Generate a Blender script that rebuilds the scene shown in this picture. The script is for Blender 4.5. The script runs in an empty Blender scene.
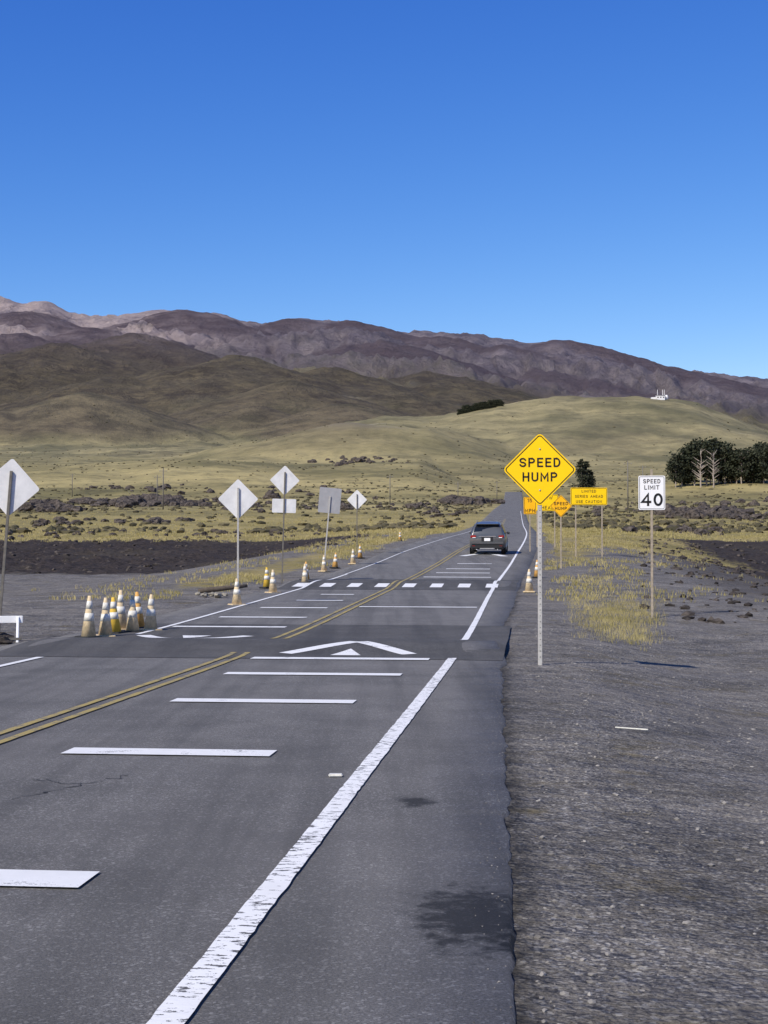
import bpy, bmesh, math, random
import numpy as np
from mathutils import Vector, noise, Matrix
from mathutils.bvhtree import BVHTree
random.seed(7); rng=np.random.default_rng(7)
scene=bpy.context.scene
COL=scene.collection
F=1500.0; H0=1.6
# ------------------------------------------------------------ helpers
def pchip(xk,yk):
    xk=np.array(xk,float); yk=np.array(yk,float)
    h=np.diff(xk); d=np.diff(yk)/h
    m=np.zeros(len(xk)); m[0]=d[0]; m[-1]=d[-1]
    for i in range(1,len(xk)-1):
        if d[i-1]*d[i]>0:
            w1=2*h[i]+h[i-1]; w2=h[i]+2*h[i-1]
            m[i]=(w1+w2)/(w1/d[i-1]+w2/d[i])
    def f(x):
        x=np.asarray(x,float); i=np.clip(np.searchsorted(xk,x)-1,0,len(h)-1)
        t=(x-xk[i])/h[i]; tc=np.clip(t,0,1)
        r=(2*tc**3-3*tc**2+1)*yk[i]+(tc**3-2*tc**2+tc)*h[i]*m[i]+(-2*tc**3+3*tc**2)*yk[i+1]+(tc**3-tc**2)*h[i]*m[i+1]
        return r+np.where(t<0,t*h[i]*m[i],0)+np.where(t>1,(t-1)*h[i]*m[i+1],0)
    return f
def sm(x,a,b):
    t=np.clip((np.asarray(x,float)-a)/(b-a),0,1); return t*t*(3-2*t)
def new_obj(name,verts,faces,mats=None,parent=None,smooth=False,midx=None):
    me=bpy.data.meshes.new(name); me.from_pydata([tuple(v) for v in verts],[],[tuple(f) for f in faces]); me.update()
    ob=bpy.data.objects.new(name,me); COL.objects.link(ob)
    if mats:
        for m in (mats if isinstance(mats,(list,tuple)) else [mats]): me.materials.append(m)
    if midx is not None: me.polygons.foreach_set('material_index',midx)
    if smooth: me.polygons.foreach_set('use_smooth',[True]*len(me.polygons))
    if parent: ob.parent=parent
    return ob
def empty(name,loc,rotz=0.0):
    e=bpy.data.objects.new(name,None); COL.objects.link(e); e.location=loc; e.rotation_euler=(0,0,rotz); e.empty_display_size=.2
    return e
def bm_obj(name,bm,mat,parent=None,smooth=False,loc=(0,0,0),rot=(0,0,0)):
    me=bpy.data.meshes.new(name); bm.to_mesh(me); bm.free()
    ob=bpy.data.objects.new(name,me); COL.objects.link(ob)
    if mat: me.materials.append(mat)
    if smooth:
        me.polygons.foreach_set('use_smooth',[True]*len(me.polygons))
    if parent: ob.parent=parent
    ob.location=loc; ob.rotation_euler=rot
    return ob
def box(name,c,d,mat,parent=None,bev=0.0,rot=(0,0,0)):
    bm=bmesh.new(); bmesh.ops.create_cube(bm,size=1)
    for v in bm.verts: v.co=Vector((v.co.x*d[0],v.co.y*d[1],v.co.z*d[2]))
    if bev>0: bmesh.ops.bevel(bm,geom=bm.edges[:],offset=bev,segments=2,affect='EDGES')
    return bm_obj(name,bm,mat,parent,loc=c,rot=rot)
def lathe(name,prof,mat,parent=None,n=24,loc=(0,0,0),rot=(0,0,0),smooth=True):
    vs=[];fs=[]
    for r,z in prof:
        for i in range(n):
            a=2*math.pi*i/n; vs.append((r*math.cos(a),r*math.sin(a),z))
    for j in range(len(prof)-1):
        for i in range(n):
            fs.append((j*n+i,j*n+(i+1)%n,(j+1)*n+(i+1)%n,(j+1)*n+i))
    fs.append(tuple(range(n))[::-1]); fs.append(tuple((len(prof)-1)*n+i for i in range(n)))
    o=new_obj(name,vs,fs,mat,parent,smooth); o.location=loc; o.rotation_euler=rot
    return o
# ------------------------------------------------------------ materials
class NT:
    def __init__(s,name):
        s.m=bpy.data.materials.new(name); s.m.use_nodes=True; s.t=s.m.node_tree; s.n=s.t.nodes; s.l=s.t.links
        s.b=s.n['Principled BSDF']; s.out=s.n['Material Output']
        s.tc=s.n.new('ShaderNodeTexCoord')
    def L(s,a,b): s.l.new(a,b)
    def val(s,sock,v):
        if hasattr(v,'is_output'): s.L(v,sock)
        else: sock.default_value=v
    def noise(s,scale,detail=5,rough=.6,vec=None,dist=0,out='Fac'):
        n=s.n.new('ShaderNodeTexNoise'); n.inputs['Scale'].default_value=scale; n.inputs['Detail'].default_value=detail
        n.inputs['Roughness'].default_value=rough; n.inputs['Distortion'].default_value=dist
        s.L(vec if vec else s.tc.outputs['Object'],n.inputs['Vector']); return n.outputs[out]
    def voro(s,scale,vec=None,feat='F1',out='Distance'):
        n=s.n.new('ShaderNodeTexVoronoi'); n.feature=feat; n.inputs['Scale'].default_value=scale
        s.L(vec if vec else s.tc.outputs['Object'],n.inputs['Vector']); return n.outputs[out]
    def mapv(s,scale,loc=(0,0,0)):
        n=s.n.new('ShaderNodeMapping'); n.inputs['Scale'].default_value=scale; n.inputs['Location'].default_value=loc
        s.L(s.tc.outputs['Object'],n.inputs['Vector']); return n.outputs[0]
    def mr(s,v,a,b,c=0,d=1,smooth=False):
        n=s.n.new('ShaderNodeMapRange'); n.clamp=True
        if smooth: n.interpolation_type='SMOOTHSTEP'
        s.val(n.inputs[0],v)
        for i,x in zip((1,2,3,4),(a,b,c,d)): n.inputs[i].default_value=x
        return n.outputs[0]
    def mix(s,f,a,b,mode='MIX'):
        n=s.n.new('ShaderNodeMix'); n.data_type='RGBA'; n.blend_type=mode
        s.val(n.inputs[0],f)
        for k,x in ((6,a),(7,b)):
            if hasattr(x,'is_output'): s.L(x,n.inputs[k])
            else: n.inputs[k].default_value=(x[0],x[1],x[2],1)
        return n.outputs[2]
    def math(s,op,a,b=0.0,c=None):
        n=s.n.new('ShaderNodeMath'); n.operation=op
        s.val(n.inputs[0],a); s.val(n.inputs[1],b)
        if c is not None: s.val(n.inputs[2],c)
        return n.outputs[0]
    def bump(s,h,strength=.5,dist=.01,prev=None):
        n=s.n.new('ShaderNodeBump'); n.inputs['Strength'].default_value=strength; n.inputs['Distance'].default_value=dist
        s.L(h,n.inputs['Height'])
        if prev: s.L(prev,n.inputs['Normal'])
        return n.outputs[0]
    def fin(s,col,rough=.8,normal=None,spec=.3,metal=0):
        s.val(s.b.inputs['Base Color'],col if hasattr(col,'is_output') else (col[0],col[1],col[2],1))
        s.val(s.b.inputs['Roughness'],rough); s.b.inputs['Specular IOR Level'].default_value=spec
        s.b.inputs['Metallic'].default_value=metal
        if normal: s.L(normal,s.b.inputs['Normal'])
        return s.m
def simple(name,col,rough=.6,var=.25,scale=6,spec=.3,metal=0,bump=0):
    t=NT(name); n=t.noise(scale,6,.65)
    c=t.mix(t.mr(n,.3,.7),[x*(1-var) for x in col],[min(1,x*(1+var*.6)) for x in col])
    nb=t.bump(n,.4,bump) if bump else None
    return t.fin(c,rough,nb,spec,metal)
M={}
M['yellow']=simple('yellow_sheeting',(.95,.60,.005),.45,.05,3,.2)
M['yellow2']=simple('yellow_orange_sheeting',(.95,.48,.01),.5,.1,3,.2)
M['black']=simple('black_ink',(.012,.012,.012),.6,.2)
M['white']=simple('white_sheeting',(.84,.83,.80),.5,.06,3,.2)
M['alu']=simple('aluminium_back',(.70,.69,.66),.55,.16,3,.3,.0)
M['alud']=simple('aluminium_back_dull',(.36,.355,.35),.5,.15,3,.3,.0)
M['galv']=simple('galvanised_post',(.46,.44,.40),.6,.25,20,.3,.0)
M['wood']=simple('weathered_post',(.36,.30,.22),.8,.3,12)
M['dark_post']=simple('dark_post',(.16,.145,.12),.7,.3,12)
M['cone_w']=simple('cone_collar_white',(.70,.67,.58),.6,.3,14)
M['cone_c']=simple('cone_faded_cream',(.64,.50,.30),.7,.35,10)
M['cone_o']=simple('cone_faded_orange',(.66,.36,.10),.7,.3,10)
M['cone_y']=simple('cone_yellow',(.70,.45,.06),.7,.3,10)
M['rubber']=simple('black_rubber',(.03,.03,.03),.8,.3,20)

# ------------------------------------------------------------ terrain functions
cY=pchip([-60,0,27,52,70,100,150,240,500,700,900,20000],[-10.64,-4.62,-1.91,.50,2.55,5.9,10.9,18.9,42.0,60.2,78,1800])
zR=pchip([-60,0,20,27,40,54,70,85,120,160,240,400,700,800,950,1500,2500],
         [0,0,0.0,.04,.25,.55,1.1,1.72,2.8,3.8,6.1,12.8,26.3,34.1,39.4,81.6,174.9])
zS=pchip([-60,0,20,40,60,100,130,160,240,400,700,800,950,1500,2500],
         [0,0,0.0,.03,.10,.35,1.3,2.9,5.9,12.8,27.5,35.5,41.5,81.6,174.9])
SX=[-700,-300,-100,0,20,45,70,100,125,150,185,215,250,275,290,330,350,375,400,430,445,480,530,560,590,620,650,680,700,730,768,900,1300]
SY=[330,312,300,298,303,301,312,316,315,311,310,313,322,324,319,320,321,327,332,330,333,336,344,340,345,353,362,370,371,378,381,400,440]
gK=pchip([2500,4000,6000,8000,10000,12500,16000,20000],[0,.07,.25,.52,.80,1,.7,.3])
LAY=[ # Yk, wfront, wback, px, E
 (900,.22,.12,[-400,500,540,600,680,768,1000],[0,0,64,70,75,77,74]),
 (1500,.3,.15,[-500,-100,60,200,300,420,500],[96,92,88,94,86,90,60]),
 (2050,.16,.10,[-400,180,230,280,330,380,430,470,520],[90,96,108,118,124,128,126,112,90]),
 (2700,.20,.10,[-400,280,310,345,380,420,460,500,540,590,650,700,735,770,900,1200],[95,100,112,130,138,138,141,148,154,157,154,150,136,120,112,100]),
 (3600,.16,.12,[-400,-160,-60,0,60,130,200,240,300],[110,120,124,122,124,122,120,116,100]),
 (4600,.09,.07,[-400,0,100,150,190,230,280,330,380,430,500],[130,134,138,142,150,148,158,158,150,142,100]),
 (5900,.09,.07,[-400,0,90,150,190,230,290,345,400,460,700],[150,158,166,176,184,190,182,178,168,154,120]),
 (7400,.08,.07,[-400,0,60,130,200,280,350,420,480,560,640,768,1000],[180,188,196,192,202,194,198,186,182,160,150,140,120]),
 (9300,.09,.08,[-400,0,60,130,200,280,350,420,480,560,640,768,1000],[225,222,215,226,216,214,218,205,200,192,180,150,120]),
]
# volcanic cinder cones: px, Y, apex elevation, slope, crater/rounding radius
CONES=[(85,3300,161,.36,34),(2,3150,143,.34,24),(-70,3300,158,.34,40),(150,3900,140,.30,40),(235,5200,198,.34,60),(178,5400,186,.36,45),(330,5300,185,.34,50),(290,4300,172,.34,40),(395,4600,162,.32,50),(255,3600,147,.34,30),(118,4900,178,.34,50),(345,3500,150,.32,34),
 (352,1950,131,.26,18),(566,2720,160,.24,14),(440,5600,170,.30,60),(60,6600,210,.34,80),(135,7200,219,.34,80),(430,6300,182,.3,60),
 (186,11000,243.5,.38,140),(25,10600,242,.36,120),(292,11500,234.5,.36,110),(350,11400,232,.32,110),(562,11500,213,.32,110),(435,10400,217,.34,100),(500,9600,208,.34,100),(250,9300,220,.36,100),(100,9200,228,.36,100),(640,10200,188,.28,110),(380,8600,212,.34,100),(20,8200,218,.32,100),(320,9900,224,.36,80),(160,8300,214,.36,80),(540,8700,186,.30,80),(455,7600,186,.30,80)]
def terrain_base(X,Y):
    X=np.asarray(X,float);Y=np.asarray(Y,float)
    lat=X-cY(Y); al=np.abs(lat); Yp=np.maximum(Y,1.0)
    zr=zR(np.minimum(Y,2500)); zs=zS(np.minimum(Y,2500))
    w=sm((al-(6+.02*Yp))/(8+.05*Yp),0,1)
    z=zr*(1-w)+zs*w
    px=384+F*X/np.maximum(Yp,60)
    S=553-np.interp(px,SX,SY)
    E=(z-H0)/Yp*F
    E=np.where(Y>2500,104+(S-104)*gK(np.maximum(Y,2500)),E)
    ly=np.log(Yp)
    for Yk,wf,wb,lx,le in LAY:
        cr=np.interp(px,lx,le)
        d=ly-math.log(Yk); g=np.exp(-(d/np.where(d<0,wf,wb))**2)
        g=np.where(Y>450,g,0)
        E=np.maximum(E,E+(cr-E)*g)
    z=np.where(Y>450,H0+E*Yp/F,z)
    cm=np.zeros_like(z)
    for k,(cpx,cy,ce_,sl,r0) in enumerate(CONES):
        cx=(cpx-384)/F*cy; r=np.hypot(X-cx,Y-cy)
        ap=H0+ce_*cy/F
        zc=ap-sl*(np.sqrt(r*r+r0*r0)-r0)
        cm=np.where((zc>z),np.maximum(cm,np.clip((zc-z)/(14+.0025*cy),0,1)),cm)
        z=np.maximum(z,zc)
    z=z-.03-.24*sm(lat,4.8,7.5)*sm(Y,7,16)*(1-sm(Y,26,38))
    return z,lat,cm
rows=np.concatenate([np.arange(-16,60,.5), 60*1.0110**np.arange(0,530)])
rows=rows[rows<17500]
cols=np.concatenate([-.45-np.geomspace(.01,1.3,40)[::-1], np.arange(-.45,.36,.0022), .36+np.geomspace(.01,1.3,40)])
YY,SS=np.meshgrid(rows,cols,indexing='ij')
XX=cY(YY)+SS*(25+np.maximum(YY,0))
ZZ,LAT,CM=terrain_base(XX,YY)
nr,nc=XX.shape
Yp=np.maximum(YY,1.0)
amp=np.interp(np.log(Yp),np.log([1,60,100,300,1000,2600,3300,5000,8000,10500,12500,17000]),[0,0,.3,1.6,2.6,4,6,10,15,12,3.0,3])*Yp/F
nearamp=.035*sm(np.abs(LAT+.0),5.0,9)*(1-sm(YY,100,200))
lavaamp=.35*sm(YY,80,110)*(1-sm(YY,170,230))
corr=np.where(YY<950, sm((np.abs(LAT)-(6+.02*Yp))/(20+.05*Yp),0,1),1)*(1-.75*CM)
N1=np.zeros_like(XX);N2=np.zeros_like(XX)
for i in range(nr):
    y=rows[i]; ly=math.log(max(y,1))
    for j in range(nc):
        x=XX[i,j]
        if y<200:
            N2[i,j]=noise.fractal((x*.45,y*.45,0),.8,2.1,4)
        if y>60:
            u=x/y*20; v=ly*11
            a=noise.fractal((u,v,3.3),.75,2.1,6)
            if y>2500:
                r=noise.ridged_multi_fractal((u*2.6+a*.5,v*.9,9.1),.8,2.1,5,1.0,2.0)
                k=min(1,(y-2500)/2500)
                a=a*(1-.45*k)+k*.8*(r-1.2)
            N1[i,j]=a
ZZ=ZZ+N1*amp*corr+N2*(nearamp+lavaamp*corr)
verts=np.stack([XX,YY,ZZ],-1).reshape(-1,3)
idx=np.arange(nr*nc).reshape(nr,nc)
faces=np.stack([idx[:-1,:-1],idx[:-1,1:],idx[1:,1:],idx[1:,:-1]],-1).reshape(-1,4)
me=bpy.data.meshes.new('terrain')
me.vertices.add(len(verts)); me.vertices.foreach_set('co',verts.ravel())
me.loops.add(faces.size); me.loops.foreach_set('vertex_index',faces.ravel().astype(np.int32))
me.polygons.add(len(faces)); me.polygons.foreach_set('loop_start',(np.arange(len(faces))*4).astype(np.int32))
me.polygons.foreach_set('use_smooth',[True]*len(faces))
me.update(calc_edges=True); me.validate()
terrain=bpy.data.objects.new('terrain',me); COL.objects.link(terrain)
# zones: R grass, G lava soil, B mountain, A tan
PX=384+F*XX/np.maximum(YY,60)
gl=sm(YY,150,172)
vergeL=sm(-LAT,4.9,6.2)*(1-sm(-LAT,7,10))*sm(YY,40,56)*.62
vergeR=sm(LAT,4.9,5.6)*(1-sm(LAT,6.5,10))*sm(YY,50,85)*.58
stripR=sm(LAT,5,8)*sm(YY,88,100)*(1-sm(LAT,15,24))*.8
R=np.clip(np.maximum.reduce([gl,vergeL,vergeR,stripR]),0,1)
G=np.maximum(sm(-LAT,9,14)*sm(YY,88,100)*(1-gl), sm(LAT,12,18)*sm(YY,50,72)*(1-gl))
G=np.maximum(G,sm(LAT,8,13)*sm(YY,16,36)*(1-gl)*.5)
B=sm(YY,6200,7600)
A=sm(ZZ/Yp*F,190,220)*(1-sm(PX,130,300))
zone=np.stack([R,G,B,A],-1).reshape(-1,4).astype(np.float32)
ca=me.color_attributes.new(name='zone',type='FLOAT_COLOR',domain='POINT'); ca.data.foreach_set('color',zone.ravel())
BR=sm(YY,2900,3900)*(1-sm(PX,330,520))*.55+sm(YY,4000,5600)*.6
BR=np.maximum(BR,sm(YY,1800,1950)*(1-sm(YY,2200,2400))*np.exp(-((PX-350)/60)**2)*.6)
RE=np.interp(YY,[-14,5,10,21.5,22.9,27,40,100,900],[4.6,4.53,4.4,4.1,4.16,3.85,4.1,4.4,4.6])
ED=np.exp(-((LAT-RE-.02)/.10)**2)*(1-sm(YY,40,60))
zone2=np.stack([CM,np.clip(BR,0,1),ED,CM*0+1],-1).reshape(-1,4).astype(np.float32)
ca=me.color_attributes.new(name='zone2',type='FLOAT_COLOR',domain='POINT'); ca.data.foreach_set('color',zone2.ravel())
bvh=BVHTree.FromPolygons([tuple(v) for v in verts],[tuple(int(k) for k in f) for f in faces])
def gz(x,y):
    h=bvh.ray_cast(Vector((x,y,9000)),Vector((0,0,-1)))
    return h[0].z if h[0] else 0.0
def at(px,Y):
    x=(px-384)/F*Y; return Vector((x,Y,gz(x,Y)))

# ground material
t=NT('ground_material')
at_=t.n.new('ShaderNodeAttribute'); at_.attribute_name='zone'
at2=t.n.new('ShaderNodeAttribute'); at2.attribute_name='zone2'
sep=t.n.new('ShaderNodeSeparateColor'); t.L(at_.outputs['Color'],sep.inputs[0])
sep2=t.n.new('ShaderNodeSeparateColor'); t.L(at2.outputs['Color'],sep2.inputs[0])
mG,mL,mM=sep.outputs[0],sep.outputs[1],sep.outputs[2]; mT=at_.outputs['Alpha']; mC=sep2.outputs[0]; mB=sep2.outputs[1]; mE=sep2.outputs[2]
nf=t.noise(70,8,.82); nst=t.voro(60)
nm=t.noise(.9,7,.65); nb=t.noise(.06,8,.65); nh=t.noise(.006,9,.62); nhh=t.noise(.0012,10,.62)
grav=t.mix(t.mr(nf,.37,.63),(.042,.037,.032),(.38,.345,.30))
grav=t.mix(t.mr(t.voro(50,out='Color'),.66,.8,0,.85),grav,(.46,.43,.38),'MIX')
grav=t.mix(t.mr(t.noise(9,6,.7),.42,.62,0,.45),grav,(.055,.049,.042))
grav=t.mix(t.mr(nm,.38,.64,.5,0),grav,(.032,.029,.025))
grav=t.mix(t.mr(t.noise(.25,5,.6,vec=t.mapv((1,1,1),(5,17,0))),.5,.62,0,.4),grav,(.21,.19,.165))
grav=t.mix(t.mr(t.noise(.8,6,.7,vec=t.mapv((1,1,1),(31,7,0))),.56,.68,0,.65),grav,(.13,.102,.045))
grav=t.mix(t.math('MULTIPLY',mE,t.mr(t.noise(5,6,.7),.35,.55,.3,1)),grav,(.022,.021,.02))
grs=t.mix(t.mr(nb,.35,.65),(.23,.19,.065),(.46,.36,.15))
grs=t.mix(t.mr(nm,.35,.7,0,.5),grs,(.10,.088,.038))
far=t.mix(t.mr(nh,.38,.62),(.18,.155,.065),(.42,.34,.145))
far=t.mix(t.mr(t.noise(.05,8,.8),.48,.64,0,.72),far,(.07,.064,.036))
sepx=t.n.new('ShaderNodeSeparateXYZ'); t.L(t.tc.outputs['Object'],sepx.inputs[0]); yy=sepx.outputs[1]
grs=t.mix(t.mr(yy,150,420),grs,far)
far2=t.mix(t.mr(nh,.38,.62),(.14,.128,.068),(.30,.255,.13))
far2=t.mix(t.mr(t.noise(.022,9,.82),.47,.62,0,.65),far2,(.07,.066,.042))
far2=t.mix(t.mr(t.noise(.0035,7,.7,vec=t.mapv((1,.6,1),(300,90,0))),.54,.64,0,.55),far2,(.085,.074,.052))
grs=t.mix(t.mr(yy,800,2300,0,.9),grs,far2)
bro=t.mix(t.mr(t.noise(.003,9,.7),.4,.6),(.155,.132,.095),(.32,.275,.165))
bro=t.mix(t.mr(t.noise(.012,9,.85),.48,.62,0,.72),bro,(.085,.075,.058))
lav=t.mix(t.mr(t.noise(2.2,8,.75),.35,.7),(.012,.010,.009),(.085,.066,.052))
lav=t.mix(t.mr(nb,.5,.66,0,.5),lav,(.09,.075,.05))
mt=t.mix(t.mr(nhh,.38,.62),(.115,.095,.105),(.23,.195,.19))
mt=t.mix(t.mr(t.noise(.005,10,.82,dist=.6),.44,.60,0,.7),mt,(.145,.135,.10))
mt=t.mix(t.mr(yy,6500,9500,0,.85),mt,t.mix(t.mr(t.noise(.0032,10,.82),.40,.60),(.105,.092,.118),(.28,.235,.24)))  # aerial haze painted into the base colour: far slopes shift to bluish purple
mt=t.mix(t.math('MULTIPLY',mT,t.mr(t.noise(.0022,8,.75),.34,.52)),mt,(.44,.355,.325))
def msk(m,n,a=.42,b=.58,k=.8):
    return t.mr(t.math('MULTIPLY_ADD',t.math('SUBTRACT',n,.5),k,m),a,b)
c=t.mix(msk(mL,nm,.3,.7,.9),grav,lav)
c=t.mix(msk(mG,nm,.38,.62,1.1),c,grs)
c=t.mix(msk(mB,nh,.3,.7,1.6),c,bro)
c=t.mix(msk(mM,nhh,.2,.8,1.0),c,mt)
cone_c=t.mix(t.mr(yy,5800,8000),t.mix(t.mr(t.noise(.012,8,.75),.42,.60),(.062,.05,.038),(.16,.13,.078)),(.11,.084,.09))
c=t.mix(t.math('MULTIPLY',mC,t.mr(nh,.3,.6,.6,1.0)),c,cone_c)
b1=t.bump(t.math('ADD',nf,t.math('MULTIPLY',nst,-.6)),.7,.016)
b2=t.bump(nm,.5,.045,b1)
b3=t.bump(t.noise(.05,10,.7),.7,2.5,b2)
b4=t.bump(t.math('MULTIPLY',t.noise(.0045,12,.72,dist=.4),t.mr(yy,2500,6000)),1.0,120.0,b3)
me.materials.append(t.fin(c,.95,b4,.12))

# ------------------------------------------------------------ road
def hump(s):
    s=np.asarray(s,float)
    f=lambda a,b:np.where((s>a)&(s<b),.5-.5*np.cos(2*np.pi*np.clip((s-a)/(b-a),0,1)),0)
    return .10*f(22.9,27.6)+.11*f(48.5,56)
def rp(s,lat,dz=0.0):
    c=float(cY(s)); th=math.atan((float(cY(s+.5))-float(cY(s-.5))))
    y=s-lat*math.sin(th)
    return (c+lat*math.cos(th), y, float(zR(y))+float(hump(s))*min(1,max(0,(4.4-abs(lat))/.6))+dz)
st=np.concatenate([np.arange(-14,60,.1),np.arange(60,130,1),np.arange(130,885,5)])
def redge(s): return float(np.interp(s,[-14,5,10,21.5,22.9,27,40,100,900],[4.6,4.53,4.4,4.1,4.16,3.85,4.1,4.4,4.6]))
def ledge(s): return -float(np.interp(s,[-14,20,60,100,900],[4.6,4.3,3.7,4.2,4.4]))
vs=[];fs=[];lats=[0,.07,.25,.5,.75,.93,1]
for s in st:
    e=redge(s)+.05*noise.noise((s*1.1,0,0))+.03*noise.noise((s*4,5,0))+.02*noise.noise((s*11,5,3)); l=ledge(s)+.08*noise.noise((s*1.3,9,0))
    row=[l+(e-l)*k for k in lats]
    p=rp(s,row[0]-.05,-.09); vs.append(p)
    for a in row: vs.append(rp(s,a))
    vs.append(rp(s,row[-1]+.05,-.09))
n=len(lats)+2
for i in range(len(st)-1):
    for j in range(n-1): fs.append((i*n+j,i*n+j+1,(i+1)*n+j+1,(i+1)*n+j))
def asphalt(name,k=1.0,stain=True):
    t=NT(name)
    fine=t.noise(95,7,.88); f2=t.noise(26,6,.75); med=t.noise(1.1,6,.6); big=t.noise(.22,4,.55)
    c=t.mix(t.mr(fine,.38,.62),(.036*k,.034*k,.031*k),(.33*k,.31*k,.275*k))
    c=t.mix(t.mr(t.voro(80,out='Color'),.72,.86,0,.65),c,(.46*k,.44*k,.40*k))
    c=t.mix(t.mr(f2,.38,.62,0,.32),c,(.045,.043,.039))
    c=t.mix(t.mr(med,.38,.66,0,.38),c,(.06*k,.057*k,.052*k))
    c=t.mix(t.mr(big,.42,.62,0,.35),c,(.20*k,.187*k,.168*k))
    sv=t.mapv((1.3,.05,1)); rot=sv.node; rot.inputs['Rotation'].default_value=(0,0,math.radians(5.75))
    c=t.mix(t.mr(t.noise(1.5,4,.6,vec=sv),.45,.62,0,.4),c,(.07*k,.067*k,.061*k))
    if stain:
        for (sx,sy,rx,ry) in ((.42,6.65,.30,.62),(.62,6.2,.13,.5),(.20,9.7,.12,.22)):
            mp=t.n.new('ShaderNodeMapping'); mp.inputs['Location'].default_value=(-sx/rx,-sy/ry,0); mp.inputs['Scale'].default_value=(1/rx,1/ry,0)
            t.L(t.tc.outputs['Object'],mp.inputs[0])
            ln=t.n.new('ShaderNodeVectorMath'); ln.operation='LENGTH'; t.L(mp.outputs[0],ln.inputs[0])
            d=t.math('ADD',ln.outputs['Value'],t.math('MULTIPLY',t.math('SUBTRACT',t.noise(7,8,.75),.5),3.2))
            c=t.mix(t.mr(d,.55,1.1,.78,0),c,(.016,.016,.015))
    nb=t.bump(fine,.7,.006); nb=t.bump(f2,.35,.01,nb)
    return t.fin(c,t.mr(fine,.2,.8,.75,.95),nb,.2)
M['asphalt']=asphalt('asphalt',.95); M['asphalt2']=asphalt('asphalt_new',.55,False)
road=new_obj('road',vs,fs,M['asphalt'],smooth=True)
def patch(name,s0,s1,la,lb,mat,dz,parent=None,step=.2,nl=6,jit=0):
    vs=[];fs=[];ss=np.arange(s0,s1+step*.5,step)
    for i,s in enumerate(ss):
        for j in range(nl+1):
            lat=la+(lb-la)*j/nl
            js=jit*noise.noise((lat*1.5,s0,0)) if i in (0,len(ss)-1) else 0
            vs.append(rp(s+js,lat,dz))
    for i in range(len(ss)-1):
        for j in range(nl): a=i*(nl+1)+j; fs.append((a,a+1,a+nl+2,a+nl+1))
    return new_obj(name,vs,fs,mat,parent,smooth=True)
patch('speed_hump',22.7,31.5,-3.9,4.12,M['asphalt2'],.006,jit=.15,nl=10)
patch('speed_hump',48.3,56.2,-3.7,4.1,M['asphalt2'],.006,jit=.15,nl=10)
# markings
def paint(name,col,wear=.42,dirt=.3):
    t=NT(name)
    f=t.noise(60,6,.8); m=t.noise(3,6,.7)
    c=t.mix(t.mr(m,.3,.75,0,dirt),col,[x*.45 for x in col])
    c=t.mix(t.mr(t.math('MULTIPLY_ADD',m,.5,t.math('MULTIPLY',f,.5)),wear-.03,wear+.03,1,0),c,(.12,.115,.105))
    return t.fin(c,.75,t.bump(f,.5,.004),.3)
M['pw']=paint('white_road_paint',(.80,.785,.74),.42)
M['py']=paint('yellow_road_paint',(.45,.345,.11),.465,.6)
t=NT('worn_edge_line_paint')
sv=t.mapv((.55,1.25,1)); sv.node.inputs['Rotation'].default_value=(0,0,math.radians(5.75))
f=t.noise(26,5,.62,vec=sv); f3=t.noise(1.3,4,.6); f4=t.noise(120,3,.7)
wv=t.math('ADD',t.math('ADD',f,t.math('MULTIPLY',f4,.25)),t.math('MULTIPLY',f3,.35))
c=t.mix(t.mr(wv,.705,.735),(.10,.096,.088),t.mix(t.mr(f3,.3,.7,0,.3),(.82,.805,.76),(.5,.48,.44)))
M['pwe']=t.fin(c,.75,t.bump(f,.5,.006),.3)
mv=empty('road_markings',(0,0,0))
def line(name,s0,s1,lat,w,mat,step=.25,dz=.011):
    vs=[];fs=[];n=max(2,int((s1-s0)/step)+1); ss=np.linspace(s0,s1,n)
    for s in ss:
        j=.006*noise.noise((s*3,lat,0))
        for q,a in enumerate((-w/2,0,w/2)): vs.append(rp(s,lat+a+j+(.008*noise.noise((s*9,q*7,1)) if q!=1 else 0),dz))
    for i in range(n-1):
        for j in range(2): k=i*3+j; fs.append((k,k+1,k+4,k+3))
    return new_obj(name,vs,fs,mat,mv)
def bar(s,la,lb,th=.36):
    patch('speed_bar',s-th/2,s+th/2,la,lb,M['pw'],.011,mv,step=th/2,nl=4)
for s,w in ((2.5,1.2),(7.6,1.5),(12.22,1.68),(16.37,1.98),(19.97,2.34),(22.75,2.68)): bar(s,1.68-w/2,1.68+w/2)
for s,la,lb in ((30.6,-2.78,-.44),(33.9,-2.5,-.5),(37.8,-2.25,-.55),(41.5,-1.9,-.6),(45,-1.7,-.7)): bar(s,la,lb,.33)
bar(38.4,.2,3.2,.3)
for s,w in ((58,2.6),(61.5,2.2),(65,1.9),(70,1.6)): bar(s,1.67-w/2,1.67+w/2,.4)
line('edge_line',-14,23.0,3.35,.13,M['pwe'],step=.1,dz=.011)
line('edge_line',26.6,60,3.35,.12,M['pw']); line('edge_line',60,400,3.35,.11,M['pw'],2)
line('edge_line',-14,22.6,-2.9,.12,M['pw']); line('edge_line',28.2,60,-2.9,.10,M['pw']); line('edge_line',60,200,-2.95,.07,M['pw'],2)
for o in (-.11,.11):
    line('centre_line',-14,23.6,o,.085,M['py']); line('centre_line',27,60,o,.085,M['py']); line('centre_line',60,300,o,.08,M['py'],2)
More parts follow.
